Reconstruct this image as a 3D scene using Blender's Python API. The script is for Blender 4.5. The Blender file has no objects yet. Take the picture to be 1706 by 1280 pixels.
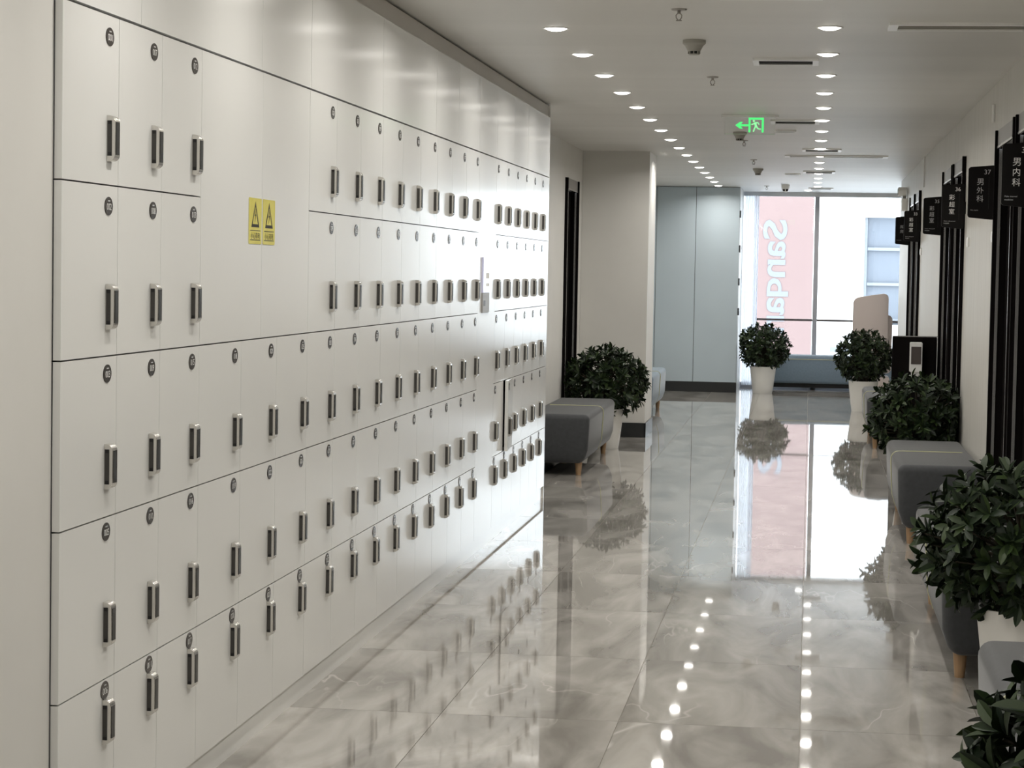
import bpy, bmesh, math, random
from mathutils import Vector, Matrix, Euler

SC = bpy.context.scene
COL = SC.collection
R = random.Random(7)
PI = math.pi

# ------------------------------------------------------------------ camera
FPX, YAW, PITCH, ROLL = 3686.0, 0.13322, 0.05169, 0.01757
EYE = Vector((0, 0, 1.5))
cy, sy = math.cos(YAW), math.sin(YAW)
fw = Vector((-sy * math.cos(PITCH), cy * math.cos(PITCH), -math.sin(PITCH)))
rt = Vector((cy, sy, 0))
up = rt.cross(fw)
c_, s_ = math.cos(ROLL), math.sin(ROLL)
rt2, up2 = rt * c_ + up * s_, up * c_ - rt * s_
cam_data = bpy.data.cameras.new('camera')
cam_data.sensor_width = 36
cam_data.lens = FPX * 36 / 1706
cam_data.clip_end = 300
cam = bpy.data.objects.new('camera', cam_data)
COL.objects.link(cam)
m = Matrix((rt2, up2, -fw)).transposed().to_4x4()
m.translation = EYE
cam.matrix_world = m
SC.camera = cam

# ------------------------------------------------------------------ world, view
world = bpy.data.worlds.new('sky')
SC.world = world
world.use_nodes = True
bg = world.node_tree.nodes['Background']
bg.inputs[0].default_value = (0.86, 0.93, 1.0, 1)
bg.inputs[1].default_value = 6.4
SC.view_settings.view_transform = 'Standard'
SC.view_settings.look = 'None'
SC.view_settings.gamma = 1
SC.view_settings.use_curve_mapping = False
SC.view_settings.exposure = 0.0
SC.cycles.use_denoising = True
SC.cycles.adaptive_threshold = 0.02
SC.cycles.max_bounces = 10
SC.cycles.diffuse_bounces = 5
SC.cycles.glossy_bounces = 5
SC.cycles.transparent_max_bounces = 12
SC.cycles.sample_clamp_indirect = 6
SC.cycles.caustics_reflective = False
SC.cycles.caustics_refractive = False
LAMP_W = 6.9                      # radiant power of one ceiling downlight

# daylight portal filling the window opening (guides sampling, gives no light itself)
pl = bpy.data.lights.new('window_portal', 'AREA')
pl.shape = 'RECTANGLE'
pl.size, pl.size_y = 3.1, 2.4
pl.cycles.is_portal = True
plo = bpy.data.objects.new('window_portal', pl)
COL.objects.link(plo)
plo.location = (0.65, 29.72, 1.3)
plo.rotation_euler = (-PI / 2, 0, 0)

# ------------------------------------------------------------------ materials
MATS = {}


def mat(name, col=(0.8, 0.8, 0.8), rough=0.5, metal=0.0, spec=0.5, emit=None, estr=0.0, coat=0.0, trans=0.0, ior=None):
    if name in MATS:
        return MATS[name]
    mt = bpy.data.materials.new(name)
    mt.use_nodes = True
    b = mt.node_tree.nodes['Principled BSDF']
    b.inputs['Base Color'].default_value = (*col, 1)
    b.inputs['Roughness'].default_value = rough
    b.inputs['Metallic'].default_value = metal
    b.inputs['Specular IOR Level'].default_value = spec
    b.inputs['Coat Weight'].default_value = coat
    b.inputs['Transmission Weight'].default_value = trans
    if ior:
        b.inputs['IOR'].default_value = ior
    if emit:
        b.inputs['Emission Color'].default_value = (*emit, 1)
        b.inputs['Emission Strength'].default_value = estr
    MATS[name] = mt
    return mt


def nodes(mt):
    nt = mt.node_tree
    return nt, nt.nodes, nt.links, nt.nodes['Principled BSDF']


def vary(mt, c1, c2, scale=(6, 6, 6), detail=4, coords='Object', bump=0.0, bscale=60):
    """soft colour variation and optional fine relief"""
    nt, N, L, b = nodes(mt)
    tc = N.new('ShaderNodeTexCoord')
    mp = N.new('ShaderNodeMapping')
    mp.inputs['Scale'].default_value = scale
    L.new(tc.outputs[coords], mp.inputs[0])
    nz = N.new('ShaderNodeTexNoise')
    nz.inputs['Scale'].default_value = 1
    nz.inputs['Detail'].default_value = detail
    L.new(mp.outputs[0], nz.inputs['Vector'])
    rp = N.new('ShaderNodeValToRGB')
    rp.color_ramp.elements[0].position = 0.3
    rp.color_ramp.elements[1].position = 0.7
    rp.color_ramp.elements[0].color = (*c1, 1)
    rp.color_ramp.elements[1].color = (*c2, 1)
    L.new(nz.outputs['Fac'], rp.inputs[0])
    L.new(rp.outputs[0], b.inputs['Base Color'])
    if bump:
        n2 = N.new('ShaderNodeTexNoise')
        n2.inputs['Scale'].default_value = bscale
        L.new(tc.outputs[coords], n2.inputs['Vector'])
        bp = N.new('ShaderNodeBump')
        bp.inputs['Strength'].default_value = bump
        bp.inputs['Distance'].default_value = 0.002
        L.new(n2.outputs['Fac'], bp.inputs['Height'])
        L.new(bp.outputs[0], b.inputs['Normal'])
    return mt


M_LOCK = vary(mat('locker_white', (0.80, 0.79, 0.76), 0.16, spec=0.25), (0.755, 0.755, 0.735), (0.78, 0.78, 0.76), (1.2, 1.2, 1.2), 2)
M_CARC = mat('carcass_grey', (0.20, 0.20, 0.20), 0.7)
M_WALL = vary(mat('wall_paint', (0.74, 0.72, 0.68), 0.6), (0.66, 0.65, 0.62), (0.69, 0.68, 0.65), (3, 3, 3), 3, bump=0.03, bscale=180)
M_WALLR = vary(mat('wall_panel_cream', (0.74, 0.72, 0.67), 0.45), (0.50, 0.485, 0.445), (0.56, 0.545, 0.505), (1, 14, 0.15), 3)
M_CEIL = vary(mat('ceiling_paint', (0.80, 0.78, 0.74), 0.45), (0.66, 0.648, 0.618), (0.71, 0.698, 0.668), (0.25, 2.2, 1), 3)
M_SKIRT = mat('skirting_dark', (0.022, 0.024, 0.025), 0.35)
M_CHROME = mat('handle_chrome', (0.72, 0.70, 0.66), 0.22, 0.9)
M_DARKP = mat('handle_dark', (0.02, 0.019, 0.017), 0.3)
M_GREYP = mat('handle_grey', (0.045, 0.042, 0.038), 0.4)
M_BLACK = mat('black_plastic', (0.006, 0.006, 0.006), 0.5)
M_BADGE = mat('badge_brown', (0.045, 0.038, 0.034), 0.25)
M_PRINTW = mat('print_white', (0.85, 0.85, 0.83), 0.5)
M_PRINTG = mat('print_grey', (0.50, 0.50, 0.50), 0.5)
M_PRINTB = mat('print_black', (0.02, 0.015, 0.01), 0.5)
M_YEL = vary(mat('sticker_yellow', (0.72, 0.64, 0.09), 0.4), (0.60, 0.53, 0.07), (0.68, 0.61, 0.12), (9, 9, 9), 2)
M_FABRIC = vary(mat('bench_fabric', (0.27, 0.285, 0.30), 0.75), (0.040, 0.043, 0.047), (0.052, 0.055, 0.060), (40, 40, 40), 4, bump=0.2, bscale=500)
M_FABBLUE = vary(mat('bench_fabric_blue', (0.20, 0.27, 0.33), 0.75), (0.16, 0.215, 0.27), (0.185, 0.245, 0.30), (40, 40, 40), 4, bump=0.2, bscale=500)
for _m in (M_FABRIC, M_FABBLUE):
    _b = _m.node_tree.nodes['Principled BSDF']
    _b.inputs['Sheen Weight'].default_value = 0.2
    _b.inputs['Sheen Roughness'].default_value = 0.35
M_PIPE = mat('piping_olive', (0.42, 0.42, 0.26), 0.35)
M_WOOD = vary(mat('leg_wood', (0.36, 0.22, 0.12), 0.45), (0.30, 0.18, 0.09), (0.42, 0.27, 0.15), (30, 30, 4), 3)
M_POT = mat('pot_white', (0.78, 0.77, 0.74), 0.4)
M_SOIL = vary(mat('soil', (0.03, 0.022, 0.015), 0.95), (0.02, 0.014, 0.01), (0.05, 0.035, 0.025), (40, 40, 40), 4)
M_STEM = mat('stem_brown', (0.05, 0.04, 0.025), 0.8)
M_DOOR = mat('door_black', (0.007, 0.006, 0.006), 0.75, spec=0.02)
M_DOORHEAD = mat('door_head_sheen_grey', (0.28, 0.27, 0.26), 0.35, 0.3)  # black metal casing; the grey paints in its reflection of the bright ceiling
M_STRIP = mat('strip_silver', (0.70, 0.69, 0.68), 0.25, 0.8)
M_SIGN = mat('sign_black', (0.007, 0.006, 0.006), 0.5, spec=0.15)
M_WHITEP = mat('plastic_white', (0.90, 0.90, 0.88), 0.35)
M_GREYPL = mat('plastic_grey', (0.36, 0.35, 0.31), 0.5)
M_METAL = mat('metal_dull', (0.35, 0.33, 0.30), 0.35, 0.8)
M_LENS = mat('downlight_lens', (1, 1, 1), 0.4, emit=(1.0, 0.96, 0.90), estr=9.0)
M_RING = mat('downlight_ring', (0.75, 0.74, 0.72), 0.35)
M_GREEN = mat('exit_green', (0.05, 0.6, 0.15), 0.5, emit=(0.10, 1.0, 0.24), estr=0.85)
M_GREENL = mat('exit_green_pale', (0.3, 0.8, 0.35), 0.5, emit=(0.30, 1.0, 0.42), estr=0.8)
M_VENTDK = mat('vent_dark', (0.05, 0.05, 0.048), 0.6)
M_PART = vary(mat('partition_grey', (0.40, 0.45, 0.47), 0.45), (0.475, 0.555, 0.61), (0.50, 0.585, 0.64), (1.5, 1.5, 1.5), 2)
M_FRAME = mat('window_frame_grey', (0.42, 0.42, 0.45), 0.4)
M_FRAMEW = mat('window_frame_white', (0.78, 0.79, 0.80), 0.4)
M_CHAIR = mat('chair_beige', (0.50, 0.43, 0.40), 0.7)
M_HAZEPINK = vary(mat('signboard_haze_pink', (0.46, 0.345, 0.345), 0.6), (0.188, 0.128, 0.120), (0.196, 0.134, 0.126), (1, 1, 1), 2)  # glare and haze over a red board, mixed into its colour as pink
M_LETTER = mat('letter_pale', (0.17, 0.18, 0.20), 0.6)
M_FACADE = vary(mat('facade_white', (0.85, 0.85, 0.84), 0.7), (0.84, 0.84, 0.83), (0.87, 0.87, 0.86), (0.3, 0.3, 0.3), 2)
M_BLUEPANE = mat('facade_pane_blue', (0.125, 0.145, 0.175), 0.5)
M_BLUEFR = mat('facade_frame_pale', (0.19, 0.21, 0.235), 0.4)
M_GROUND = vary(mat('pavement', (0.45, 0.45, 0.44), 0.8), (0.66, 0.67, 0.68), (0.74, 0.75, 0.76), (0.5, 0.5, 0.5), 3)
M_GROUT = mat('grout', (0.30, 0.28, 0.23), 0.6)
M_SCREEN = mat('terminal_screen', (0.50, 0.50, 0.62), 0.15, emit=(0.62, 0.62, 0.85), estr=0.25)
M_BLOCKGREY = mat('terminal_grey', (0.34, 0.33, 0.32), 0.35)
M_CLEAR = mat('soap_window', (0.10, 0.085, 0.08), 0.1)

# leaves: three greens picked per object / per island
M_LEAF = mat('leaf_green', (0.03, 0.06, 0.02), 0.45, spec=0.3)
nt, N, L, b = nodes(M_LEAF)
oi = N.new('ShaderNodeObjectInfo')
geo = N.new('ShaderNodeNewGeometry')
ad = N.new('ShaderNodeMath'); ad.operation = 'ADD'
L.new(oi.outputs['Random'], ad.inputs[0]); L.new(geo.outputs['Random Per Island'], ad.inputs[1])
fr = N.new('ShaderNodeMath'); fr.operation = 'FRACT'
L.new(ad.outputs[0], fr.inputs[0])
rp = N.new('ShaderNodeValToRGB')
rp.color_ramp.elements[0].color = (0.006, 0.013, 0.006, 1)
rp.color_ramp.elements[1].color = (0.032, 0.054, 0.014, 1)
e = rp.color_ramp.elements.new(0.55); e.color = (0.013, 0.026, 0.009, 1)
L.new(fr.outputs[0], rp.inputs[0]); L.new(rp.outputs[0], b.inputs['Base Color'])

# polished grey marble tile
M_TILE = mat('marble_tile', (0.4, 0.38, 0.35), 0.025, spec=0.6)
nt, N, L, b = nodes(M_TILE)
tc = N.new('ShaderNodeNewGeometry')
oi = N.new('ShaderNodeObjectInfo')
mul = N.new('ShaderNodeVectorMath'); mul.operation = 'MULTIPLY'
cmb = N.new('ShaderNodeCombineXYZ')
L.new(oi.outputs['Random'], cmb.inputs[0]); L.new(oi.outputs['Random'], cmb.inputs[1])
mul.inputs[1].default_value = (37, 53, 0)
L.new(cmb.outputs[0], mul.inputs[0])
addv = N.new('ShaderNodeVectorMath'); addv.operation = 'ADD'
L.new(tc.outputs['Position'], addv.inputs[0]); L.new(mul.outputs[0], addv.inputs[1])
rot = N.new('ShaderNodeMapping'); rot.inputs['Rotation'].default_value = (0, 0, 0.42)
rot.inputs['Scale'].default_value = (2.6, 0.75, 1)
L.new(addv.outputs[0], rot.inputs[0])
n1 = N.new('ShaderNodeTexNoise'); n1.inputs['Scale'].default_value = 1.6; n1.inputs['Detail'].default_value = 8
n1.inputs['Distortion'].default_value = 0.8
L.new(rot.outputs[0], n1.inputs['Vector'])
r1 = N.new('ShaderNodeValToRGB')
r1.color_ramp.elements[0].position = 0.33; r1.color_ramp.elements[0].color = (0.225, 0.212, 0.192, 1)
r1.color_ramp.elements[1].position = 0.68; r1.color_ramp.elements[1].color = (0.49, 0.468, 0.435, 1)
L.new(n1.outputs['Fac'], r1.inputs[0])
n2 = N.new('ShaderNodeTexNoise'); n2.inputs['Scale'].default_value = 0.75; n2.inputs['Detail'].default_value = 4
n2.inputs['Distortion'].default_value = 0.5
L.new(rot.outputs[0], n2.inputs['Vector'])
sb = N.new('ShaderNodeMath'); sb.operation = 'SUBTRACT'; sb.inputs[1].default_value = 0.5
L.new(n2.outputs['Fac'], sb.inputs[0])
ab = N.new('ShaderNodeMath'); ab.operation = 'ABSOLUTE'; L.new(sb.outputs[0], ab.inputs[0])
r2 = N.new('ShaderNodeValToRGB')
r2.color_ramp.elements[0].position = 0.0; r2.color_ramp.elements[0].color = (1, 1, 1, 1)
r2.color_ramp.elements[1].position = 0.007; r2.color_ramp.elements[1].color = (0, 0, 0, 1)
L.new(ab.outputs[0], r2.inputs[0])
vm = N.new('ShaderNodeMath'); vm.operation = 'MULTIPLY'; vm.inputs[1].default_value = 0.45
n4 = N.new('ShaderNodeTexNoise'); n4.inputs['Scale'].default_value = 1.3; n4.inputs['Detail'].default_value = 1
L.new(addv.outputs[0], n4.inputs['Vector'])
r4 = N.new('ShaderNodeValToRGB')
r4.color_ramp.elements[0].position = 0.48; r4.color_ramp.elements[0].color = (0, 0, 0, 1)
r4.color_ramp.elements[1].position = 0.66; r4.color_ramp.elements[1].color = (0.6, 0.6, 0.6, 1)
L.new(n4.outputs['Fac'], r4.inputs[0]); L.new(r4.outputs[0], vm.inputs[1])
L.new(r2.outputs[0], vm.inputs[0])
mx = N.new('ShaderNodeMixRGB'); mx.inputs[2].default_value = (0.66, 0.63, 0.59, 1)
L.new(vm.outputs[0], mx.inputs[0]); L.new(r1.outputs[0], mx.inputs[1])
L.new(mx.outputs[0], b.inputs['Base Color'])
n3 = N.new('ShaderNodeTexNoise'); n3.inputs['Scale'].default_value = 3; n3.inputs['Detail'].default_value = 2
L.new(addv.outputs[0], n3.inputs['Vector'])
bp = N.new('ShaderNodeBump'); bp.inputs['Strength'].default_value = 0.03; bp.inputs['Distance'].default_value = 0.0012
L.new(n3.outputs['Fac'], bp.inputs['Height']); L.new(bp.outputs[0], b.inputs['Normal'])


def glass_mat(name, tint, fac_scale=1.0):
    """thin sheet glass: see-through with a Fresnel reflection"""
    mt = bpy.data.materials.new(name); mt.use_nodes = True
    nt = mt.node_tree; nt.nodes.clear()
    out = nt.nodes.new('ShaderNodeOutputMaterial')
    mxs = nt.nodes.new('ShaderNodeMixShader')
    tr = nt.nodes.new('ShaderNodeBsdfTransparent'); tr.inputs[0].default_value = (*tint, 1)
    gl = nt.nodes.new('ShaderNodeBsdfGlossy'); gl.inputs['Roughness'].default_value = 0.02
    fr = nt.nodes.new('ShaderNodeFresnel'); fr.inputs[0].default_value = 1.45
    nt.links.new(fr.outputs[0], mxs.inputs[0]); nt.links.new(tr.outputs[0], mxs.inputs[1]); nt.links.new(gl.outputs[0], mxs.inputs[2])
    nt.links.new(mxs.outputs[0], out.inputs[0])
    return mt


M_GLASS = glass_mat('window_glass', (0.97, 0.985, 0.99))
M_ACRYL = glass_mat('exit_acrylic', (0.975, 0.985, 0.975))
M_SHEER = bpy.data.materials.new('sheer_curtain'); M_SHEER.use_nodes = True
nt = M_SHEER.node_tree; nt.nodes.clear()
o_ = nt.nodes.new('ShaderNodeOutputMaterial'); mxs = nt.nodes.new('ShaderNodeMixShader'); mxs.inputs[0].default_value = 0.2
tl = nt.nodes.new('ShaderNodeBsdfTranslucent'); tl.inputs[0].default_value = (0.82, 0.86, 0.92, 1)
df = nt.nodes.new('ShaderNodeBsdfDiffuse'); df.inputs[0].default_value = (0.82, 0.86, 0.92, 1)
tp = nt.nodes.new('ShaderNodeBsdfTransparent'); mx2 = nt.nodes.new('ShaderNodeMixShader'); mx2.inputs[0].default_value = 0.86
nt.links.new(tl.outputs[0], mxs.inputs[1]); nt.links.new(df.outputs[0], mxs.inputs[2])
nt.links.new(tp.outputs[0], mx2.inputs[1]); nt.links.new(mxs.outputs[0], mx2.inputs[2]); nt.links.new(mx2.outputs[0], o_.inputs[0])


# ------------------------------------------------------------------ mesh helpers
class MB:
    def __init__(s):
        s.v, s.f = [], []

    def add(s, vs, fs):
        o = len(s.v)
        s.v += [tuple(p) for p in vs]
        s.f += [tuple(i + o for i in f) for f in fs]
        return s

    def box(s, x0, x1, y0, y1, z0, z1):
        vs = [(x, y, z) for x in (x0, x1) for y in (y0, y1) for z in (z0, z1)]
        return s.add(vs, [(0, 1, 3, 2), (4, 6, 7, 5), (0, 4, 5, 1), (2, 3, 7, 6), (0, 2, 6, 4), (1, 5, 7, 3)])

    def prism(s, out, basis, d0, d1):
        """extrude a 2-D outline; basis = (origin, u, v, n)"""
        o, u, v, n = [Vector(q) for q in basis]
        k = len(out)
        a = [o + u * p[0] + v * p[1] + n * d0 for p in out]
        bb = [o + u * p[0] + v * p[1] + n * d1 for p in out]
        fs = [tuple(range(k))[::-1], tuple(range(k, 2 * k))]
        fs += [(i, (i + 1) % k, k + (i + 1) % k, k + i) for i in range(k)]
        return s.add(a + bb, fs)

    def lathe(s, prof, seg=20, c=(0, 0, 0), cap=True):
        """prof = [(r, z)...] about the z axis"""
        vs, fs = [], []
        for r, z in prof:
            for i in range(seg):
                a = 2 * PI * i / seg
                vs.append((c[0] + r * math.cos(a), c[1] + r * math.sin(a), c[2] + z))
        for j in range(len(prof) - 1):
            for i in range(seg):
                k = (i + 1) % seg
                fs.append((j * seg + i, j * seg + k, (j + 1) * seg + k, (j + 1) * seg + i))
        if cap:
            fs.append(tuple(range(seg))[::-1])
            fs.append(tuple(range((len(prof) - 1) * seg, len(prof) * seg)))
        return s.add(vs, fs)

    def tube(s, pts, r, seg=8):
        pts = [Vector(p) for p in pts]
        vs, fs = [], []
        for i, p in enumerate(pts):
            t = (pts[min(i + 1, len(pts) - 1)] - pts[max(i - 1, 0)]).normalized()
            a = t.orthogonal().normalized() if i == 0 else (a - t * a.dot(t)).normalized()
            bb = t.cross(a)
            rr = r[i] if isinstance(r, (list, tuple)) else r
            for k in range(seg):
                an = 2 * PI * k / seg
                vs.append(p + a * (rr * math.cos(an)) + bb * (rr * math.sin(an)))
        for i in range(len(pts) - 1):
            for k in range(seg):
                n = (k + 1) % seg
                fs.append((i * seg + k, i * seg + n, (i + 1) * seg + n, (i + 1) * seg + k))
        fs.append(tuple(range(seg))[::-1]); fs.append(tuple(range((len(pts) - 1) * seg, len(pts) * seg)))
        return s.add(vs, fs)

    def mesh(s, name, mt, smooth=False, bevel=0.0, seg=2):
        me = bpy.data.meshes.new(name)
        me.from_pydata(s.v, [], s.f)
        bm = bmesh.new(); bm.from_mesh(me)
        bmesh.ops.recalc_face_normals(bm, faces=bm.faces)
        if bevel:
            bmesh.ops.bevel(bm, geom=bm.edges[:], offset=bevel, segments=seg, affect='EDGES', profile=0.5, clamp_overlap=True)
        bm.to_mesh(me); bm.free()
        if smooth:
            for p in me.polygons:
                p.use_smooth = True
            me.set_sharp_from_angle(angle=math.radians(40))
        me.materials.append(mt)
        return me

    def build(s, name, mt, parent=None, smooth=False, bevel=0.0, seg=2, loc=None):
        return put(name, s.mesh(name, mt, smooth, bevel, seg), parent, loc)


def put(name, me, parent=None, loc=None, rot=None):
    o = bpy.data.objects.new(name, me)
    COL.objects.link(o)
    if parent is not None:
        o.parent = parent
    if loc is not None:
        o.location = loc
    if rot is not None:
        o.rotation_euler = rot
    return o


def tag(o, label=None, cat=None, group=None, kind=None):
    if label: o['label'] = label
    if cat: o['category'] = cat
    if group: o['group'] = group
    if kind: o['kind'] = kind
    return o


def thing(name, label, cat, loc=(0, 0, 0), rz=0.0, group=None):
    o = put(name, None, None, loc, (0, 0, rz))
    o.empty_display_size = 0.1
    return tag(o, label, cat, group)


def struct(o):
    o['kind'] = 'structure'
    return o


def rrect(w, h, r, n=5, cx=0.0, cyy=0.0):
    out = []
    for sx, sz, a0 in ((1, 1, 0), (-1, 1, 90), (-1, -1, 180), (1, -1, 270)):
        for i in range(n + 1):
            a = math.radians(a0 + 90 * i / n)
            out.append((cx + sx * (w / 2 - r) + r * math.cos(a), cyy + sz * (h / 2 - r) + r * math.sin(a)))
    return out


def ellipse(rx, ry, n=24):
    return [(rx * math.cos(2 * PI * i / n), ry * math.sin(2 * PI * i / n)) for i in range(n)]


_tc = bpy.data.curves.new('glyphs', 'FONT')
_tc.resolution_u = 3
_to = bpy.data.objects.new('glyphs', _tc)
COL.objects.link(_to)
_tcache = {}


def text2d(s, bold=0.0):
    if (s, bold) not in _tcache:
        _tc.body = s
        _tc.offset = bold
        me = bpy.data.meshes.new_from_object(_to)
        vs = [(v.co.x, v.co.y) for v in me.vertices]
        fs = [tuple(p.vertices) for p in me.polygons]
        bpy.data.meshes.remove(me)
        _tcache[(s, bold)] = (vs, fs)
    return _tcache[(s, bold)]


def text(s, h, o, u, v, align='c', w=None, bold=0.0, mb=None):
    """flat lettering: glyph height h (or stretched to width w) in the plane o,u,v"""
    vs, fs = text2d(s, bold)
    x0, x1 = min(p[0] for p in vs), max(p[0] for p in vs)
    y0, y1 = min(p[1] for p in vs), max(p[1] for p in vs)
    ky = h / (y1 - y0)
    kx = ky if w is None else w / (x1 - x0)
    ox = {'c': (x0 + x1) / 2, 'l': x0, 'r': x1}[align]
    oy = (y0 + y1) / 2
    o, u, v = Vector(o), Vector(u), Vector(v)
    mb = mb or MB()
    return mb.add([o + u * ((p[0] - ox) * kx) + v * ((p[1] - oy) * ky) for p in vs], fs)


# ------------------------------------------------------------------ room dimensions (metres)
CEIL = 2.585
XR = 1.0            # right wall face
XF = -1.728         # plane of the locker carcass fronts
XD = -2.07          # recessed wall behind the left bench
YB = -4.5           # wall behind the camera
YWIN = 29.62        # window plane
ROWZ = [2.103, 1.689, 1.270, 0.872, 0.468, 0.080]
COLY = [4.912, 5.331, 5.700, 6.084, 6.550, 7.000, 7.442] + [7.442 + 0.4353 * (i + 1) for i in range(9)]
TERM0, TERM1 = COLY[-1], 11.99
RCOL = [TERM1 + 0.405 * i for i in range(7)]
YEND = RCOL[-1] + 0.004

# ------------------------------------------------------------------ setting
floor = struct(MB().box(-3.2, 2.4, YB - 0.2, 29.9, -0.25, -0.004).build('floor', M_GROUT))
tile_me = MB().box(-0.2988, 0.2988, -0.5988, 0.5988, -0.012, 0.0).mesh('tile', M_TILE)
yy = 7.3 - 1.2 * 10
while yy < 29.6:
    for k in range(-4, 4):
        xc = 0.6 * k + 0.3
        if xc > 1.0 and yy < 25.0:
            continue
        if xc < -1.9 and yy < 13:
            continue
        t = put('tile', tile_me, floor, (xc, yy + 0.6, 0), (R.uniform(-2e-4, 2e-4), R.uniform(-2e-4, 2e-4), 0))
    yy += 1.2

struct(MB().box(-3.2, 2.4, YB - 0.2, 29.9, CEIL, CEIL + 0.25).build('ceiling', M_CEIL))
struct(MB().box(-2.4, XF - 0.002, YB, COLY[0] - 0.003, 0, CEIL).build('wall_left', M_WALL))
struct(MB().box(-2.4, -2.2, COLY[0] + 0.001, YEND, 0, CEIL).build('wall_behind_lockers', M_WALL))
struct(MB().box(-2.4, XD, YEND + 0.05, 18.60, 0, CEIL).box(-2.4, XD, 19.54, 27.98, 0, CEIL).box(-2.4, XD, 18.60, 19.54, 2.29, CEIL).build('wall_recess', M_WALL))
struct(MB().box(XD + 0.001, -1.462, 20.0, 20.85, 0, CEIL).build('wall_column', M_WALL))
DOORS_R = [(9.98, 11.13), (11.24, 12.34), (14.93, 16.02), (16.12, 17.25), (20.90, 21.86), (21.94, 22.94)]
DH = 2.30
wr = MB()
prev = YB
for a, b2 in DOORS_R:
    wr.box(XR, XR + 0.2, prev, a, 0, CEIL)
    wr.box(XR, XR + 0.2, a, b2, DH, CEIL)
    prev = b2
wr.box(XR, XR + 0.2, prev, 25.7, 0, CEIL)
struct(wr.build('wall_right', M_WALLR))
struct(MB().box(XR + 0.2, 2.3, 25.5, 25.7, 0, CEIL).build('wall_return', M_WALL))
struct(MB().box(2.2, 2.4, 25.7, 29.9, 0, CEIL).build('wall_far_right', M_WALL))
struct(MB().box(-2.4, 1.2, YB - 0.2, YB, 0, CEIL).build('wall_back', M_WALL))
struct(MB().box(-3.2, -0.98, 28.35, 28.5, 0, CEIL).build('wall_far_left', M_WALL))
# skirtings
struct(MB().box(XD, -1.455, 19.988, 20.0, 0, 0.13).box(-1.462, -1.45, 19.988, 20.86, 0, 0.13).build('baseboard_column', M_SKIRT))
struct(MB().box(XD, XD + 0.012, 14.5, 18.54, 0, 0.13).box(XD, XD + 0.012, 19.6, 19.98, 0, 0.13).box(XD, XD + 0.012, 20.9, 27.9, 0, 0.13).build('baseboard_recess', M_SKIRT))
br = MB(); prev = YB
for a, b2 in DOORS_R[::2]:
    br.box(XR - 0.012, XR, prev, a - 0.06, 0, 0.12)
    prev = [d for d in DOORS_R if d[0] > a][0][1] + 0.06
br.box(XR - 0.012, XR, prev, 25.69, 0, 0.12)
struct(br.build('baseboard_right', M_SKIRT))
# plinth under the lockers and header strip above the upper panels
struct(MB().box(-2.1, XF + 0.006, COLY[0], YEND, 0.0, ROWZ[-1] - 0.003).build('baseboard_left', M_LOCK))
struct(MB().box(-2.15, XF + 0.004, COLY[0], YEND, 2.499, CEIL - 0.012).build('trim_1', mat('header_grey', (0.50, 0.47, 0.43), 0.5)))
struct(MB().box(-2.15, XF + 0.016, YEND + 0.001, YEND + 0.02, 0, CEIL - 0.003).build('trim_2', M_LOCK))

# grey partition of two tall panels, hinged at its right edge
part = struct(MB().box(-3.2, -0.905, 28.0, 28.06, 0, CEIL - 0.004).build('wall_partition', M_SKIRT))
for x0, x1 in ((-2.62, -1.948), (-1.942, -1.452), (-1.446, -0.905)):
    MB().box(x0, x1, 27.985, 28.0, 0.128, CEIL - 0.008).build('panel', M_PART, part)
MB().box(-2.6, -0.9, 27.982, 28.0, 0.0, 0.122).build('skirting', M_SKIRT, part)
for z in (2.245, 1.81, 1.395, 1.02):
    MB().box(-0.905, -0.885, 27.98, 28.04, z - 0.045, z + 0.045).build('hinge', M_SKIRT, part, bevel=0.004)
struct(MB().box(-0.98, -0.90, 28.07, 29.6, 0, CEIL).build('wall_window_side', M_FRAMEW))

# window wall
win = struct(put('window_1', None, None, (0, YWIN, 0)))
for x in (0.063, 1.5):
    MB().box(x - 0.03, x + 0.03, -0.04, 0.05, 0, 2.53).build('mullion', M_FRAME, win)
MB().box(-0.9, 2.2, -0.05, 0.06, 2.53, CEIL).build('window_head', M_FRAMEW, win)
MB().box(-0.9, 2.2, -0.04, 0.06, 0.0, 0.06).build('window_sill', M_FRAME, win)
for a, b2 in ((-0.72, 0.033), (0.093, 1.47), (1.53, 2.2)):
    MB().box(a, b2, -0.015, 0.015, 0.885, 0.912).build('rail', mat('rail_dark', (0.10, 0.085, 0.085), 0.4), win)
    MB().box(a, b2, 0.02, 0.026, 0.06, 2.53).build('pane', M_GLASS, win)
MB().box(-0.9, -0.721, 0.02, 0.026, 0.06, 2.53).build('pane', M_GLASS, win)

# sheer curtain gathered at the left of the window
cv, cf = [], []
n = 60
for j in range(2):
    for i in range(n + 1):
        t = i / n
        cv.append((-0.885 + 0.19 * t, 29.42 + 0.018 * math.sin(t * 2 * PI * 7), 0.03 + 2.50 * j))
for i in range(n):
    cf.append((i, i + 1, n + 2 + i, n + 1 + i))
cu = MB().add(cv, cf).build('sheer_curtain', M_SHEER, smooth=True)
tag(cu, 'pale translucent curtain gathered beside the grey partition', 'curtain')


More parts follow.
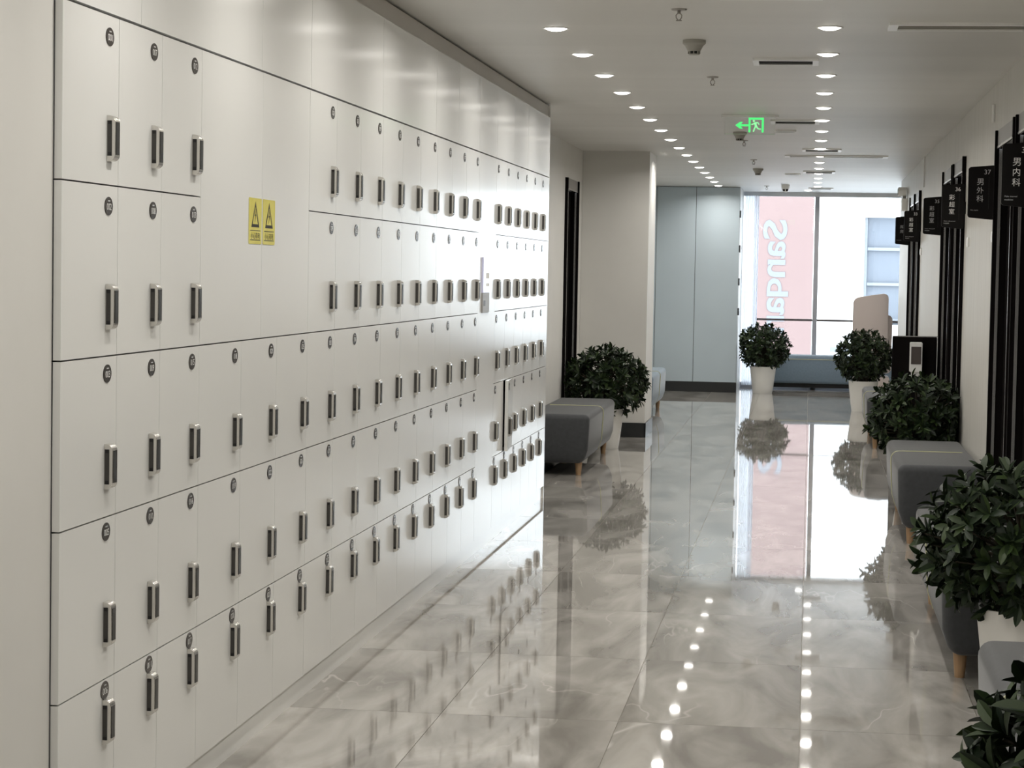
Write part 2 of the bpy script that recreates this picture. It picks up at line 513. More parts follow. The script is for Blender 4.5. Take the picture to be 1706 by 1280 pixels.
# doors
def door(idx, y0, y1, face, side, h, label=None):
    """side = +1: wall surface faces -x (right wall); -1: faces +x (left wall)"""
    d = struct(put('door_%d' % idx, None, None, (face, y0, 0)))
    w = y1 - y0

    def bx(xa, xb, *r):
        xa, xb = side * xa, side * xb
        return MB().box(min(xa, xb), max(xa, xb), *r)
    bx(-0.025, 0.10, 0.0, 0.045, 0, h).build('jamb', M_DOOR, d)
    bx(-0.025, 0.10, w - 0.045, w, 0, h).build('jamb', M_DOOR, d)
    bx(-0.012, 0.10, 0.047, w - 0.047, h - 0.085, h).build('door_head', M_DOORHEAD, d)
    bx(-0.016, -0.004, 0.047, w - 0.047, h - 0.098, h - 0.087).build('head_strip', M_STRIP, d)
    lf = bx(0.05, 0.09, 0.048, w - 0.048, 0.004, h - 0.10).build('leaf', M_DOOR, d)
    bx(0.0, 0.05, 0.09, 0.115, 0.95, 1.10).build('handle', M_METAL, lf)
    bx(-0.027, -0.0255, 0.008, 0.018, 0, h - 0.1).build('edge_strip', M_STRIP, d)
    bx(-0.0035, 0.012, w - 0.052, w - 0.0455, 0, h - 0.1).build('edge_strip', M_STRIP, d)
    return d


for i, (a, b2) in enumerate(DOORS_R):
    door(i + 1, a, b2, XR, 1, DH)
door(7, 18.60, 19.54, XD, -1, 2.285)

# ------------------------------------------------------------------ lockers
ROWN = ['top', 'second', 'third', 'fourth', 'bottom']
ORD = ['first', 'second', 'third', 'fourth', 'fifth', 'sixth', 'seventh', 'eighth', 'ninth', 'tenth', 'eleventh', 'twelfth', 'thirteenth', 'fourteenth', 'fifteenth']
HZ = [0.300, 0.298, 0.272, 0.265, 0.105]     # handle centre below the locker top
BZ = [0.053, 0.051, 0.043, 0.036, 0.027]     # badge centre below the locker top
# handle: bridge profile rounded at its outer corners, extruded across the door
hp, hh, hr = 0.021, 0.112, 0.016
prof = [(0, -hh / 2)] + [(hp - hr + hr * math.sin(t), -hh / 2 + hr - hr * math.cos(t)) for t in [PI / 2 * i / 5 for i in range(6)]]
prof += [(hp - hr + hr * math.cos(t), hh / 2 - hr + hr * math.sin(t)) for t in [PI / 2 * i / 5 for i in range(6)]] + [(0, hh / 2)]
ME_H = MB().prism(prof, ((0, 0, 0), (1, 0, 0), (0, 0, 1), (0, 1, 0)), -0.02, 0.02).mesh('handle', M_CHROME, True)
ME_HF = MB().box(hp, hp + 0.0012, -0.011, 0.0145, -0.040, 0.040).mesh('front_panel', M_DARKP)
ME_HS = MB().box(0.002, 0.0135, -0.0212, -0.020, -0.043, 0.043).mesh('side_panel', M_GREYP)
ME_HE = MB().box(0.004, 0.0125, -0.0222, -0.0212, -0.0045, 0.0045).mesh('end_stop', M_BLACK)
ME_B = MB().prism(ellipse(0.0305, 0.0225), ((0, 0, 0), (0, 1, 0), (0, 0, 1), (1, 0, 0)), 0, 0.002).mesh('number_badge', M_BADGE)
ME_BD = MB().box(0.002, 0.0025, -0.008, 0.008, 0.0115, 0.0145).mesh('badge_line', M_PRINTG)
_slab = {}


def slab(w, h):
    k = (round(w, 4), round(h, 4))
    if k not in _slab:
        d = MB().box(0.0, 0.018, 0.0016, w - 0.0016, 0.0019, h - 0.0019).mesh('door', M_LOCK)
        c = MB().box(-0.40, -0.385, 0.001, w - 0.001, 0.001, h - 0.001)
        c.box(-0.385, -0.002, 0.001, 0.012, 0.001, h - 0.001).box(-0.385, -0.002, w - 0.012, w - 0.001, 0.001, h - 0.001)
        c.box(-0.385, -0.002, 0.012, w - 0.012, 0.001, 0.012).box(-0.385, -0.002, 0.012, w - 0.012, h - 0.012, h - 0.001)
        _slab[k] = (d, c.mesh('carcass', M_CARC))
    return _slab[k]


num = [0]


def next_num():
    num[0] += 1
    while '4' in str(num[0]):
        num[0] += 1
    return '%03d' % num[0]


def locker(y0, y1, row, label, group, near_handle, number, ajar=0.0):
    w, z0, z1 = y1 - y0, ROWZ[row + 1], ROWZ[row]
    h = z1 - z0
    t = thing('locker', label, 'locker', (XF, y0, z0), 0, group)
    dme, cme = slab(w, h)
    put('carcass', cme, t)
    d = put('door', dme, t)
    hy = 0.073 if near_handle else w - 0.073
    ha = put('handle', ME_H, t, (0.018, hy, h - HZ[row]))
    put('front_panel', ME_HF, ha)
    put('side_panel', ME_HS, ha)
    if y0 < 9:
        put('end_stop', ME_HE, ha, (0, 0, 0.0385)); put('end_stop', ME_HE, ha, (0, 0, -0.0385))
    bd = put('number_badge', ME_B, t, (0.018, hy - 0.003, h - BZ[row]))
    text(number, 0.0165, (0.0026, 0, -0.0015), (0, 1, 0), (0, 0, 1), w=0.036).build('number', M_PRINTW, bd)
    put('badge_line', ME_BD, bd)
    if ajar:       # swing door, handle and badge about the far hinge
        piv = Vector((0, w - 0.0015, 0))
        rm = Matrix.Translation(piv) @ Matrix.Rotation(ajar, 4, 'Z') @ Matrix.Translation(-piv)
        for o in (d, ha, bd):
            p = rm @ o.location
            o.location = p
            o.rotation_euler = (0, 0, ajar)
    return t


for c in range(15):
    rows = range(5) if (c < 3 or c >= 6) else range(2, 5)
    for r in rows:
        nn = next_num()
        if c < 3 or (c < 5 and r >= 2):
            lab = 'white locker numbered %s, %s row, %s column from the near end' % (nn, ROWN[r], ORD[c])
        else:
            lab = 'white locker in the %s row, %s column from the near end' % (ROWN[r], ORD[c])
        locker(COLY[c], COLY[c + 1], r, lab, 'numbered lockers before the terminal', False, nn)
for c in range(6):
    for r in range(5):
        lab = 'white locker in the %s row, %s column beyond the narrow terminal panel' % (ROWN[r], ORD[c])
        aj = 0.0
        if c == 1 and r == 3:
            lab = 'white locker left slightly ajar, fourth row, second column beyond the terminal'
            aj = math.radians(4.0)
        locker(RCOL[c], RCOL[c + 1], r, lab, 'numbered lockers beyond the terminal', True, next_num(), aj)

# plain cabinet doors over two rows, carrying the yellow stickers
YM = 6.787
for y0, y1, lab in ((COLY[3], YM, 'wider plain white cabinet door left of the yellow warning stickers'), (YM, COLY[6], 'narrower plain white cabinet door right of the yellow warning stickers')):
    t = thing('service_cabinet', lab, 'cabinet', (XF, y0, ROWZ[2]), 0, 'plain service cabinets')
    dme, cme = slab(y1 - y0, ROWZ[0] - ROWZ[2])
    put('carcass', cme, t); put('door', dme, t)
# terminal panel between the two locker banks
t = thing('terminal_cabinet', 'full height plain white panel with a slim lavender screen between lockers', 'cabinet', (XF, TERM0, ROWZ[5]))
dme, cme = slab(TERM1 - TERM0, ROWZ[0] - ROWZ[5])
put('carcass', cme, t); put('door', dme, t)
sc_ = MB().box(0.018, 0.028, 0.13, 0.37, 1.295, 1.482).build('screen', M_SCREEN, t, bevel=0.002)
MB().box(0.028, 0.029, 0.22, 0.34, 1.37, 1.40).build('screen_line', M_PRINTW, sc_)
MB().box(0.028, 0.029, 0.22, 0.34, 1.33, 1.345).build('screen_line', M_PRINTW, sc_)
rd = MB().box(0.018, 0.026, 0.13, 0.37, 1.190, 1.294).build('card_reader', M_BLOCKGREY, t, bevel=0.002)
MB().box(0.026, 0.027, 0.16, 0.22, 1.225, 1.255).build('reader_slot', M_DARKP, rd)

# blank upper panels
UY = [4.912, 5.519, 6.780, 7.462, 8.744, 10.018, 10.668, 11.360, 12.01, 12.689, 13.323, YEND]
for i in range(len(UY) - 1):
    w = UY[i + 1] - UY[i]
    z0, z1 = ROWZ[0] + 0.004, 2.497
    dme, cme = slab(w, z1 - z0)
    t = thing('upper_cabinet', 'plain white upper panel above the lockers, %s from the near end' % ORD[i], 'cabinet', (XF - 0.002, UY[i], z0), 0, 'upper panels over the lockers')
    put('carcass', cme, t); put('door', dme, t)

# yellow warning stickers
for y0, y1, lab in ((6.622, 6.779, 'yellow electric shock warning sticker left of the cabinet seam'), (6.797, 6.953, 'yellow electric shock warning sticker right of the cabinet seam')):
    yc = (y0 + y1) / 2
    t = thing('warning_sticker', lab, 'sticker', (XF + 0.0185, yc, 1.565), 0, 'yellow warning stickers')
    w = y1 - y0
    MB().prism(rrect(w, 0.142, 0.006, 3, 0, 0.071), ((0, 0, 0), (0, 1, 0), (0, 0, 1), (1, 0, 0)), 0, 0.0008).build('backing', M_YEL, t)
    tb = MB()
    o3 = [(-0.049, 0.052), (0.049, 0.052), (0, 0.132)]
    i3 = [(-0.034, 0.0615), (0.034, 0.0615), (0, 0.117)]
    for k in range(3):
        q = [o3[k], o3[(k + 1) % 3], i3[(k + 1) % 3], i3[k]]
        tb.prism(q, ((0, 0, 0), (0, 1, 0), (0, 0, 1), (1, 0, 0)), 0.0008, 0.0012)
    tb.build('triangle', M_PRINTB, t)
    bo = [(0.004, 0.110), (-0.010, 0.086), (-0.001, 0.087), (-0.006, 0.066), (0.010, 0.092), (0.001, 0.091)]
    MB().prism(bo, ((0, 0, 0), (0, 1, 0), (0, 0, 1), (1, 0, 0)), 0.0008, 0.0012).build('bolt', M_PRINTB, t)
    text('小心有电', 0.021, (0.0013, 0, 0.026), (0, 1, 0), (0, 0, 1), w=0.112).build('lettering', M_PRINTB, t)
    for z in (0.0405, 0.0115):
        MB().box(0.0008, 0.0012, -0.062, 0.062, z, z + 0.0022).build('rule', M_PRINTB, t)


# ------------------------------------------------------------------ benches
def bench(label, x_front, x_back, y0, y1, mt=M_FABRIC, top=0.45, pipe=0.5, group='upholstered benches'):
    s = 1 if x_back > x_front else -1
    t = thing('bench', label, 'bench', (x_front, y0, 0), 0, group)
    d, ln = abs(x_back - x_front), y1 - y0
    zb = 0.088
    # rounded, slightly tapered block
    v = []
    for (z, tf, te) in ((zb, 0.045, 0.02), (zb + 0.10, 0.012, 0.004), (top, 0.0, 0.0)):
        v.append([(s * tf, te, z), (s * d, te, z), (s * d, ln - te, z), (s * tf, ln - te, z)])
    bm = bmesh.new()
    rings = [[bm.verts.new(p) for p in ring] for ring in v]
    bm.faces.new(rings[0][::-1]); bm.faces.new(rings[-1])
    for a, b2 in zip(rings[:-1], rings[1:]):
        for i in range(4):
            bm.faces.new((a[i], a[(i + 1) % 4], b2[(i + 1) % 4], b2[i]))
    bmesh.ops.recalc_face_normals(bm, faces=bm.faces)
    es = [ed for ed in bm.edges if ed.calc_face_angle(0) > 0.6]
    bmesh.ops.bevel(bm, geom=es, offset=0.045, segments=5, affect='EDGES', profile=0.5, clamp_overlap=True)
    me = bpy.data.meshes.new('cushion'); bm.to_mesh(me); bm.free()
    for p in me.polygons:
        p.use_smooth = True
    me.set_sharp_from_angle(angle=math.radians(60))
    me.materials.append(mt)
    put('cushion', me, t)
    # piping over front and top
    py = ln * pipe
    pts = [(s * 0.036, py, zb + 0.03), (s * 0.010, py, zb + 0.11), (s * -0.001, py, top - 0.06)]
    for i in range(1, 5):
        a = PI / 2 * i / 5
        pts.append((s * (0.046 - 0.047 * math.cos(a)), py, top - 0.046 + 0.047 * math.sin(a)))
    pts += [(s * 0.07, py, top + 0.001), (s * (d - 0.06), py, top + 0.001)]
    MB().tube(pts, 0.0045, 6).build('piping', M_PIPE, t, True)
    leg = MB().lathe([(0.019, 0), (0.027, zb + 0.006)], 14).mesh('leg', M_WOOD, True)
    for lx in (0.085, d - 0.07):
        for ly in (0.10, ln - 0.10):
            put('leg', leg, t, (s * lx, ly, 0))
    return t


bench('grey bench at the lower right corner beside the nearest plant', 0.505, 0.985, 4.75, 6.54, pipe=0.53)
bench('grey bench behind the large potted plant, second nearest on the right', 0.505, 0.985, 8.30, 10.36)
bench('dark grey bench with a pale seam in front of the round dark plant', 0.505, 0.985, 12.48, 14.42)
bench('pale lit bench beside the black sanitizer stand on the right', 0.505, 0.985, 19.4, 21.3)
bench('grey bench on the left just beyond the lockers', -1.575, -2.055, 16.05, 18.2)
bench('pale blue bench partly hidden behind the square column', -1.555, -2.05, 22.4, 24.45, M_FABBLUE)
# long bench below the window (runs across)
t = thing('bench', 'long blue grey bench below the far window', 'bench', (-0.62, 28.98, 0), 0, 'upholstered benches')
MB().box(0.0, 1.75, 0, 0.46, 0.085, 0.45).build('cushion', M_FABBLUE, t, True, 0.04, 4)
MB().tube([(0.02, -0.001, 0.40), (1.73, -0.001, 0.40)], 0.004, 6).build('piping', M_PIPE, t)
lg = MB().lathe([(0.019, 0), (0.027, 0.092)], 14).mesh('leg', M_WOOD, True)
for lx in (0.08, 1.67):
    for ly in (0.08, 0.38):
        put('leg', lg, t, (lx, ly, 0))
MB().box(0.14, 1.61, 0.07, 0.40, 0.03, 0.086).build('base_rail', M_BLACK, t)

# ------------------------------------------------------------------ plants
tl_ = [0.0, 0.22, 0.45, 0.7, 0.88, 1.0]
tw_ = [0.02, 0.11, 0.175, 0.165, 0.095, 0.0]


def leaf_geo(bend, fold):
    vs, fs = [], []
    for t_, w_ in zip(tl_[:-1], tw_[:-1]):
        z = -bend * t_ * t_
        vs += [(-w_, t_, z + fold * w_), (0, t_, z), (w_, t_, z + fold * w_)]
    vs.append((0, 1.0, -bend))
    for j in range(4):
        a = j * 3
        fs += [(a, a + 1, a + 4, a + 3), (a + 1, a + 2, a + 5, a + 4)]
    fs += [(12, 13, 15), (13, 14, 15)]
    return vs, fs


LG = [leaf_geo(bd_, fo) for bd_, fo in ((0.12, 0.5), (0.28, 0.35), (0.02, 0.6))]
ME_LEAF = [MB().add(*g).mesh('leaf', M_LEAF, True) for g in LG]


def plant_limits(x, y):
    """clear space between the walls on both sides of a plant"""
    return (-0.885 if y > 27 else XD), (XR if y < 25.8 else 2.0)


def plant(label, x, y, rx, ry, zc, rz, seed, n_parts, lsize=0.068, clusters=125, pot_h=0.335, pr=0.165, pb=0.122):
    rr = random.Random(seed)
    t = thing('potted_plant', label, 'plant', (x, y, 0), 0, 'round shrubs in white pots')
    pot = MB().lathe([(pb, 0.0), (pb + (pr - pb) * 0.35, pot_h * 0.3), (pr, pot_h), (pr - 0.012, pot_h), (pr - 0.02, pot_h - 0.04)], 36, cap=False)
    pot.lathe([(0.0005, 0.0), (pb, 0.0)], 36, cap=False)
    pot.build('pot', M_POT, t, True)
    MB().lathe([(0.0005, pot_h - 0.035), (pr - 0.021, pot_h - 0.04)], 24, cap=False).build('soil', M_SOIL, t)
    st = MB()
    tips = []
    for i in range(clusters):
        g = (i + 0.5) / clusters
        ph = i * 2.399963 + rr.uniform(-0.25, 0.25)
        zz = 1 - 2 * g * 0.97
        q = math.sqrt(max(0, 1 - zz * zz))
        k = rr.uniform(0.60, 1.0) if i % 3 else rr.uniform(0.86, 1.0)
        p = Vector((rx * q * math.cos(ph) * k, ry * q * math.sin(ph) * k, zc + rz * zz * k))
        lo, hi = plant_limits(x, y)
        p.x = min(max(p.x, lo + 0.03 - x), hi - 0.03 - x)
        tips.append(p)
    for i in range(0, clusters, 3):
        p = tips[i]
        st.tube([(rr.uniform(-.04, .04), rr.uniform(-.04, .04), pot_h - 0.04), (p.x * 0.35, p.y * 0.35, (pot_h + p.z) / 2 + 0.05), p * 0.97], [0.007, 0.005, 0.003], 5)
    st.build('stem', M_STEM, t)
    leaves = []
    for p in tips:
        ax = Vector((p.x / rx, p.y / ry, (p.z - zc) / rz * 0.9 + 0.28)).normalized()
        a = ax.orthogonal().normalized(); b2 = ax.cross(a)
        off = rr.uniform(0, 6.28)
        nl = rr.randint(7, 10)
        for k in range(nl):
            an = off + 2 * PI * k / nl + rr.uniform(-0.3, 0.3)
            tilt = rr.uniform(0.45, 1.25)
            d = (ax * math.cos(tilt) + (a * math.cos(an) + b2 * math.sin(an)) * math.sin(tilt)).normalized()
            d = (d + Vector((0, 0, rr.uniform(-0.25, 0.15)))).normalized()
            nrm = (ax - d * ax.dot(d))
            nrm = nrm.normalized() if nrm.length > 1e-3 else d.orthogonal().normalized()
            xx = d.cross(nrm)
            s = lsize * rr.uniform(0.7, 1.25)
            base = p + ax * rr.uniform(-0.03, 0.01)
            mtx = Matrix((xx * s, d * s, nrm * s)).transposed().to_4x4()
            mtx.translation = base
            gx, gy = x + base.x, y + base.y
            lo, hi = plant_limits(x, y)
            if not (lo + 0.002 < min(gx, gx + d.x * s) - 0.1 * s and max(gx, gx + d.x * s) + 0.1 * s < hi - 0.002):
                continue
            if base.z + d.z * s < 0.1:
                continue
            leaves.append((mtx, rr.randrange(3)))
    # the leaves that show largest (on the viewer's side and outermost) are parts of their own
    eye = EYE - Vector((x, y, zc))
    eye.normalize()
    leaves.sort(key=lambda q: -((q[0].translation - Vector((0, 0, zc))).dot(eye) + 0.35 * q[0].translation.z))
    for mtx, k in leaves[:n_parts]:
        o = put('leaf', ME_LEAF[k], t)
        o.matrix_local = mtx
    rest = MB()
    for mtx, k in leaves[n_parts:]:
        rest.add([mtx @ Vector(v) for v in LG[k][0]], LG[k][1])
    tag(rest.build('foliage', M_LEAF, t, True), kind='stuff')
    return t


plant('nearest potted plant, cut off by the lower right corner of the view', 0.66, 4.36, 0.33, 0.28, 0.52, 0.28, 11, 300, 0.085, 170)
plant('large dark potted plant between the two nearest benches on the right', 0.775, 7.97, 0.385, 0.33, 0.575, 0.265, 12, 300, 0.070, 260)
plant('round dark potted plant behind the bench with the pale seam', 0.72, 14.85, 0.33, 0.31, 0.565, 0.275, 13, 240, 0.068, 240)
plant('dark potted plant behind the left bench, against the column', -1.71, 18.72, 0.36, 0.33, 0.565, 0.285, 14, 240, 0.070, 260)
plant('round potted plant beside the grey partition near the window', -0.570, 28.05, 0.335, 0.31, 0.585, 0.275, 15, 0, 0.062, 300, pr=0.165)
plant('round potted plant in front of the beige high backed chair', 0.605, 24.8, 0.31, 0.30, 0.605, 0.28, 16, 0, 0.062, 300)

# ------------------------------------------------------------------ sanitizer stand and dispenser
t = thing('sanitizer_stand', 'black free standing board carrying a white hand sanitizer dispenser', 'stand', (0.625, 17.02, 0))
MB().box(0.0, 0.335, 0.0, 0.035, 0.03, 1.043).build('board', M_DOOR, t, bevel=0.006)
MB().box(-0.006, 0.341, 0.006, 0.030, 1.0435, 1.050).build('top_edge', M_STRIP, t)
MB().box(-0.01, 0.345, -0.10, 0.16, 0.0, 0.028).build('base', M_DOOR, t, bevel=0.004)
t = thing('sanitizer_dispenser', 'white wall dispenser with a dark window on the black board', 'dispenser', (0.802, 17.02, 0.74))
MB().prism(rrect(0.092, 0.225, 0.008, 3, 0, 0.152), ((0, 0, 0), (1, 0, 0), (0, 0, 1), (0, -1, 0)), 0.001, 0.07).build('housing', M_WHITEP, t, bevel=0.002)
MB().box(-0.037, 0.037, -0.074, -0.0695, 0.10, 0.232).build('window', M_CLEAR, t)
MB().prism([(-0.034, 0.04), (-0.026, -0.02), (0.026, -0.02), (0.034, 0.04)], ((0, 0, 0), (1, 0, 0), (0, 0, 1), (0, -1, 0)), 0.002, 0.055).build('nozzle', M_WHITEP, t)

# high backed chair by the window
t = thing('chair', 'beige high backed chair behind the plant near the window', 'chair', (0.74, 27.6, 0))
bk = MB().prism(rrect(0.43, 0.92, 0.07, 6, 0, 0.80), ((0, 0, 0), (1, 0, 0), (0, 0, 1), (0, 1, 0)), -0.05, 0.05)
bk.v = [(x_, y_, z_ + (0.16 * x_ if z_ > 1.0 else 0)) for x_, y_, z_ in bk.v]
bk.build('backrest', M_CHAIR, t, True, 0.012, 2)
MB().prism(rrect(0.16, 0.72, 0.06, 6, 0.19, 0.66), ((0, 0, 0), (1, 0, 0), (0, 0, 1), (0, 1, 0)), 0.055, 0.50).build('armrest', M_CHAIR, t, True)
MB().box(-0.20, 0.10, 0.055, 0.55, 0.26, 0.44).build('seat', M_CHAIR, t, True, 0.03, 3)
MB().box(-0.19, 0.25, 0.0, 0.52, 0.0, 0.255).build('base', M_CHAIR, t, True, 0.02, 2)

# ------------------------------------------------------------------ door signs
DSIGN = [(10.25, '38', '男内科', ('Male internal', 'medicine'), M_PRINTW, 'black door sign reading 38 with three white characters, nearest'),
         (12.42, '37', '男外科', ('Male surgery',), M_PRINTG, 'black door sign reading 37 on the pale wall'),
         (14.88, '36', '彩超室', ('Color ultrasound', 'room'), M_PRINTW, 'black door sign reading 36 in front of sign 35'),
         (17.32, '35', '彩超室', ('Color ultrasound', 'room'), M_PRINTG, 'black door sign reading 35 behind sign 36'),
         (20.86, '33', '彩超室', ('Color ultrasound', 'room'), M_PRINTW, 'small black door sign reading 33, overlapping the farthest sign'),
         (23.0, '32', '库房', ('Storeroom',), M_PRINTG, 'farthest black door sign with two dim characters')]
for y, no, ch, en, pm, lab in DSIGN:
    t = thing('door_sign', lab, 'sign', (0.917, y, 1.968), 0, 'projecting door signs')
    out = rrect(0.145, 0.275, 0.014, 5)
    out = [(px, pz * (1 + 0.045 * (px / 0.0725 * 0.5 + 0.5) * 2)) for px, pz in out]
    MB().prism(out, ((0, 0, 0), (1, 0, 0), (0, 0, 1), (0, 1, 0)), -0.008, 0.008).build('plate', M_SIGN, t, True)
    MB().box(0.0725, 0.083, -0.012, 0.012, -0.05, 0.03).build('bracket', M_SIGN, t)
    u, v = (1, 0, 0), (0, 0, 1)
    text(no, 0.026, (0.030, -0.0085, 0.112), u, v).build('number', pm, t)
    n_ = len(ch)
    for k in range(n_):
        text(ch[k], 0.036, (-0.008, -0.0085, 0.058 - 0.046 * k - (0.02 if n_ == 2 else 0)), u, v).build('character', pm, t)
    for k, ln in enumerate(en):
        text(ln, 0.0075, (-0.058, -0.0085, -0.098 - 0.015 * k), u, v, 'l').build('caption', M_PRINTG, t)
    MB().box(0.0385, 0.0395, -0.0086, -0.0081, -0.09, 0.085).build('rule', M_GREYP, t)

# switch plates, cable cover, emergency lamp on the right wall
for i, y in enumerate((12.55, 14.52, 17.40, 20.68)):
    t = thing('switch_plate', 'small white switch plate on the right wall, %s from the camera' % ORD[i], 'switch', (XR, y, 1.728), 0, 'switch plates on the right wall')
    MB().box(-0.011, 0, -0.043, 0.043, -0.03, 0.03).build('plate', M_WHITEP, t, bevel=0.002)
    MB().box(-0.0135, -0.011, -0.03, 0.03, -0.02, 0.02).build('rocker', M_WHITEP, t)
tag(MB().box(XR - 0.014, XR - 0.001, 12.69, 12.72, 2.37, 2.47).build('cable_cover', M_WHITEP, bevel=0.002), 'short pale vertical cable cover high above sign 37', 'cable cover')
struct(MB().box(XR - 0.012, XR - 0.001, 20.40, 20.43, 2.31, CEIL).build('trim_3', M_WHITEP))

t = thing('emergency_lamp', 'pale twin headed emergency lamp high on the wall by the window', 'lamp', (XR, 24.1, 2.20))
MB().box(-0.06, 0, -0.12, 0.12, 0.0, 0.13).build('housing', M_WHITEP, t, True, 0.008, 2)
MB().box(-0.045, -0.01, -0.03, 0.03, 0.13, 0.18).build('bracket', M_GREYPL, t)
for dy in (-0.075, 0.075):
    hd = MB().prism(ellipse(0.045, 0.045, 18), ((-0.05, dy, 0.205), (0, 1, 0), (0, 0, 1), (-1, 0, 0)), -0.04, 0.045).build('lamp_head', M_WHITEP, t, True)
    MB().prism(ellipse(0.036, 0.036, 18), ((-0.05, dy, 0.205), (0, 1, 0), (0, 0, 1), (-1, 0, 0)), 0.045, 0.048).build('lens', M_GREYPL, hd)

# ------------------------------------------------------------------ ceiling fittings
ME_RING = MB().lathe([(0.049, -0.001), (0.056, -0.004), (0.060, -0.001), (0.060, 0.0)], 28, cap=False).mesh('trim_ring', M_RING, True)
ME_LENS = MB().lathe([(0.0005, -0.014), (0.022, -0.0125), (0.038, -0.008), (0.050, -0.001)], 28, cap=False).mesh('lens', M_LENS)
LD = bpy.data.lights.new('downlight_beam', 'AREA')
LD.shape = 'DISK'; LD.size = 0.09; LD.energy = LAMP_W; LD.color = (1.0, 0.965, 0.905); LD.spread = math.radians(160)


def downlight(x, y, lab, group):
    t = thing('downlight', lab, 'ceiling light', (x, y, CEIL), 0, group)
    put('trim_ring', ME_RING, t); put('lens', ME_LENS, t)
    o = put('beam', LD, t, (0, 0, -0.016))
    return t


BIG = ORD + ['sixteenth', 'seventeenth', 'eighteenth']
for xr, side, grp in ((-1.160, 'left row along the lockers', 'downlights in the left row'), (0.055, 'right row along the corridor middle', 'downlights in the right row')):
    ys = [9.93 + 1.1735 * i - (0.07 if xr > 0 else 0) for i in range(-6, 16)]
    for y in ys:
        k = round((y - 9.9) / 1.1735)
        if k < 0:
            lab = 'ceiling downlight overhead, nearer than the view, %s' % side
            if k == -1:
                lab = 'ceiling downlight cut by the top of the view, %s' % side
        else:
            lab = 'round ceiling downlight, %s fully visible in the %s' % (BIG[k], side)
        downlight(xr, y, lab, grp)
downlight(-0.06, 28.75, 'farthest round ceiling downlight just before the window head', 'downlights by the window')


def vent(x0, x1, y0, y1, lab, grille=M_VENTDK, endw=0.03):
    t = thing('ceiling_vent', lab, 'vent', (x0, y0, CEIL), 0, 'ceiling air vents')
    w, d = x1 - x0, y1 - y0
    f = MB().box(0, w, 0, 0.03, -0.012, 0).box(0, w, d - 0.03, d, -0.012, 0).box(0, endw, 0.03, d - 0.03, -0.012, 0).box(w - endw, w, 0.03, d - 0.03, -0.012, 0)
    f.build('frame', M_WHITEP, t)
    MB().box(endw, w - endw, 0.03, d - 0.03, -0.003, -0.001).build('grille', grille, t)
    for k in range(3):
        yk = 0.03 + (d - 0.06) * (k + 0.5) / 3
        MB().box(endw, w - endw, yk - 0.006, yk + 0.006, -0.009, -0.004).build('slat', grille, t)


vent(-0.318, 0.013, 11.27, 11.55, 'ceiling air vent with dark slots left of the second and third downlights')
vent(-0.308, 0.033, 15.72, 16.05, 'ceiling air vent with dark slots right beside the green exit sign')
vent(-0.10, 0.235, 19.28, 19.60, 'short ceiling air vent crossing the right downlight row, before the long slot')
vent(-0.107, 0.224, 23.40, 23.75, 'short ceiling air vent crossing the right downlight row, beyond the long slot')
vent(-0.056, 0.25, 27.9, 28.2, 'farthest ceiling air vent near the window head')
vent(0.307, 1.0 - 0.02, 9.66, 9.90, 'wide pale ceiling slot at the upper right corner', M_GREYPL, 0.04)
vent(-0.261, 0.668, 20.33, 20.55, 'long thin ceiling slot across the right downlight row', M_GREYPL, 0.045)
vent(-0.381, 0.02, 8.60, 8.80, 'pale ceiling slot cut off by the top of the view', M_GREYPL, 0.03)

for i, y in enumerate((9.195, 12.35, 18.2, 21.235, 27.5)):
    t = thing('sprinkler', 'small metal sprinkler hanging from the ceiling, %s from the camera' % ORD[i], 'sprinkler', (-0.565, y, CEIL), 0, 'ceiling sprinklers')
    MB().lathe([(0.034, 0), (0.030, -0.006), (0.010, -0.008)], 20).build('escutcheon', M_METAL, t, True)
    MB().lathe([(0.007, -0.008), (0.007, -0.020)], 10).build('neck', M_METAL, t)
    for s in (-1, 1):
        MB().tube([(s * 0.005, 0, -0.018), (s * 0.012, 0, -0.026), (s * 0.011, 0, -0.036), (s * 0.003, 0, -0.046)], 0.0025, 6).build('frame_arm', M_METAL, t)
    MB().lathe([(0.012, -0.046), (0.012, -0.049)], 16).build('deflector', M_METAL, t)
for i, y in enumerate((10.42, 17.13, 23.04)):
    t = thing('smoke_detector', 'conical grey smoke detector under the ceiling, %s from the camera' % ORD[i], 'smoke detector', (-0.566, y, CEIL), 0, 'smoke detectors')
    MB().lathe([(0.054, 0), (0.054, -0.016), (0.046, -0.024)], 28).build('base', M_GREYPL, t, True)
    MB().lathe([(0.044, -0.024), (0.029, -0.052)], 28).build('cone', M_GREYPL, t, True)
    MB().lathe([(0.024, -0.052), (0.022, -0.064)], 20).build('sensor_mesh', M_BLACK, t)
    for k in range(8):
        a = 2 * PI * k / 8
        MB().box(0.022, 0.029, -0.002, 0.002, -0.064, -0.052).build('fin', M_GREYPL, t).rotation_euler = (0, 0, a)
    MB().lathe([(0.028, -0.064), (0.024, -0.068)], 24).build('cap', M_GREYPL, t, True)
t = thing('dome_camera', 'white surveillance camera with two dark lenses before the window', 'camera', (-0.33, 27.1, CEIL))
MB().lathe([(0.052, 0), (0.050, -0.03), (0.046, -0.05), (0.034, -0.078), (0.012, -0.092)], 28).build('housing', M_WHITEP, t, True)
for s in (-1, 1):
    MB().prism(ellipse(0.015, 0.015, 16), ((s * 0.019, -0.030, -0.066), (1, 0, 0), (0, 0, 1), (0, -1, 0)), 0, 0.012).build('lens', M_BLACK, t)
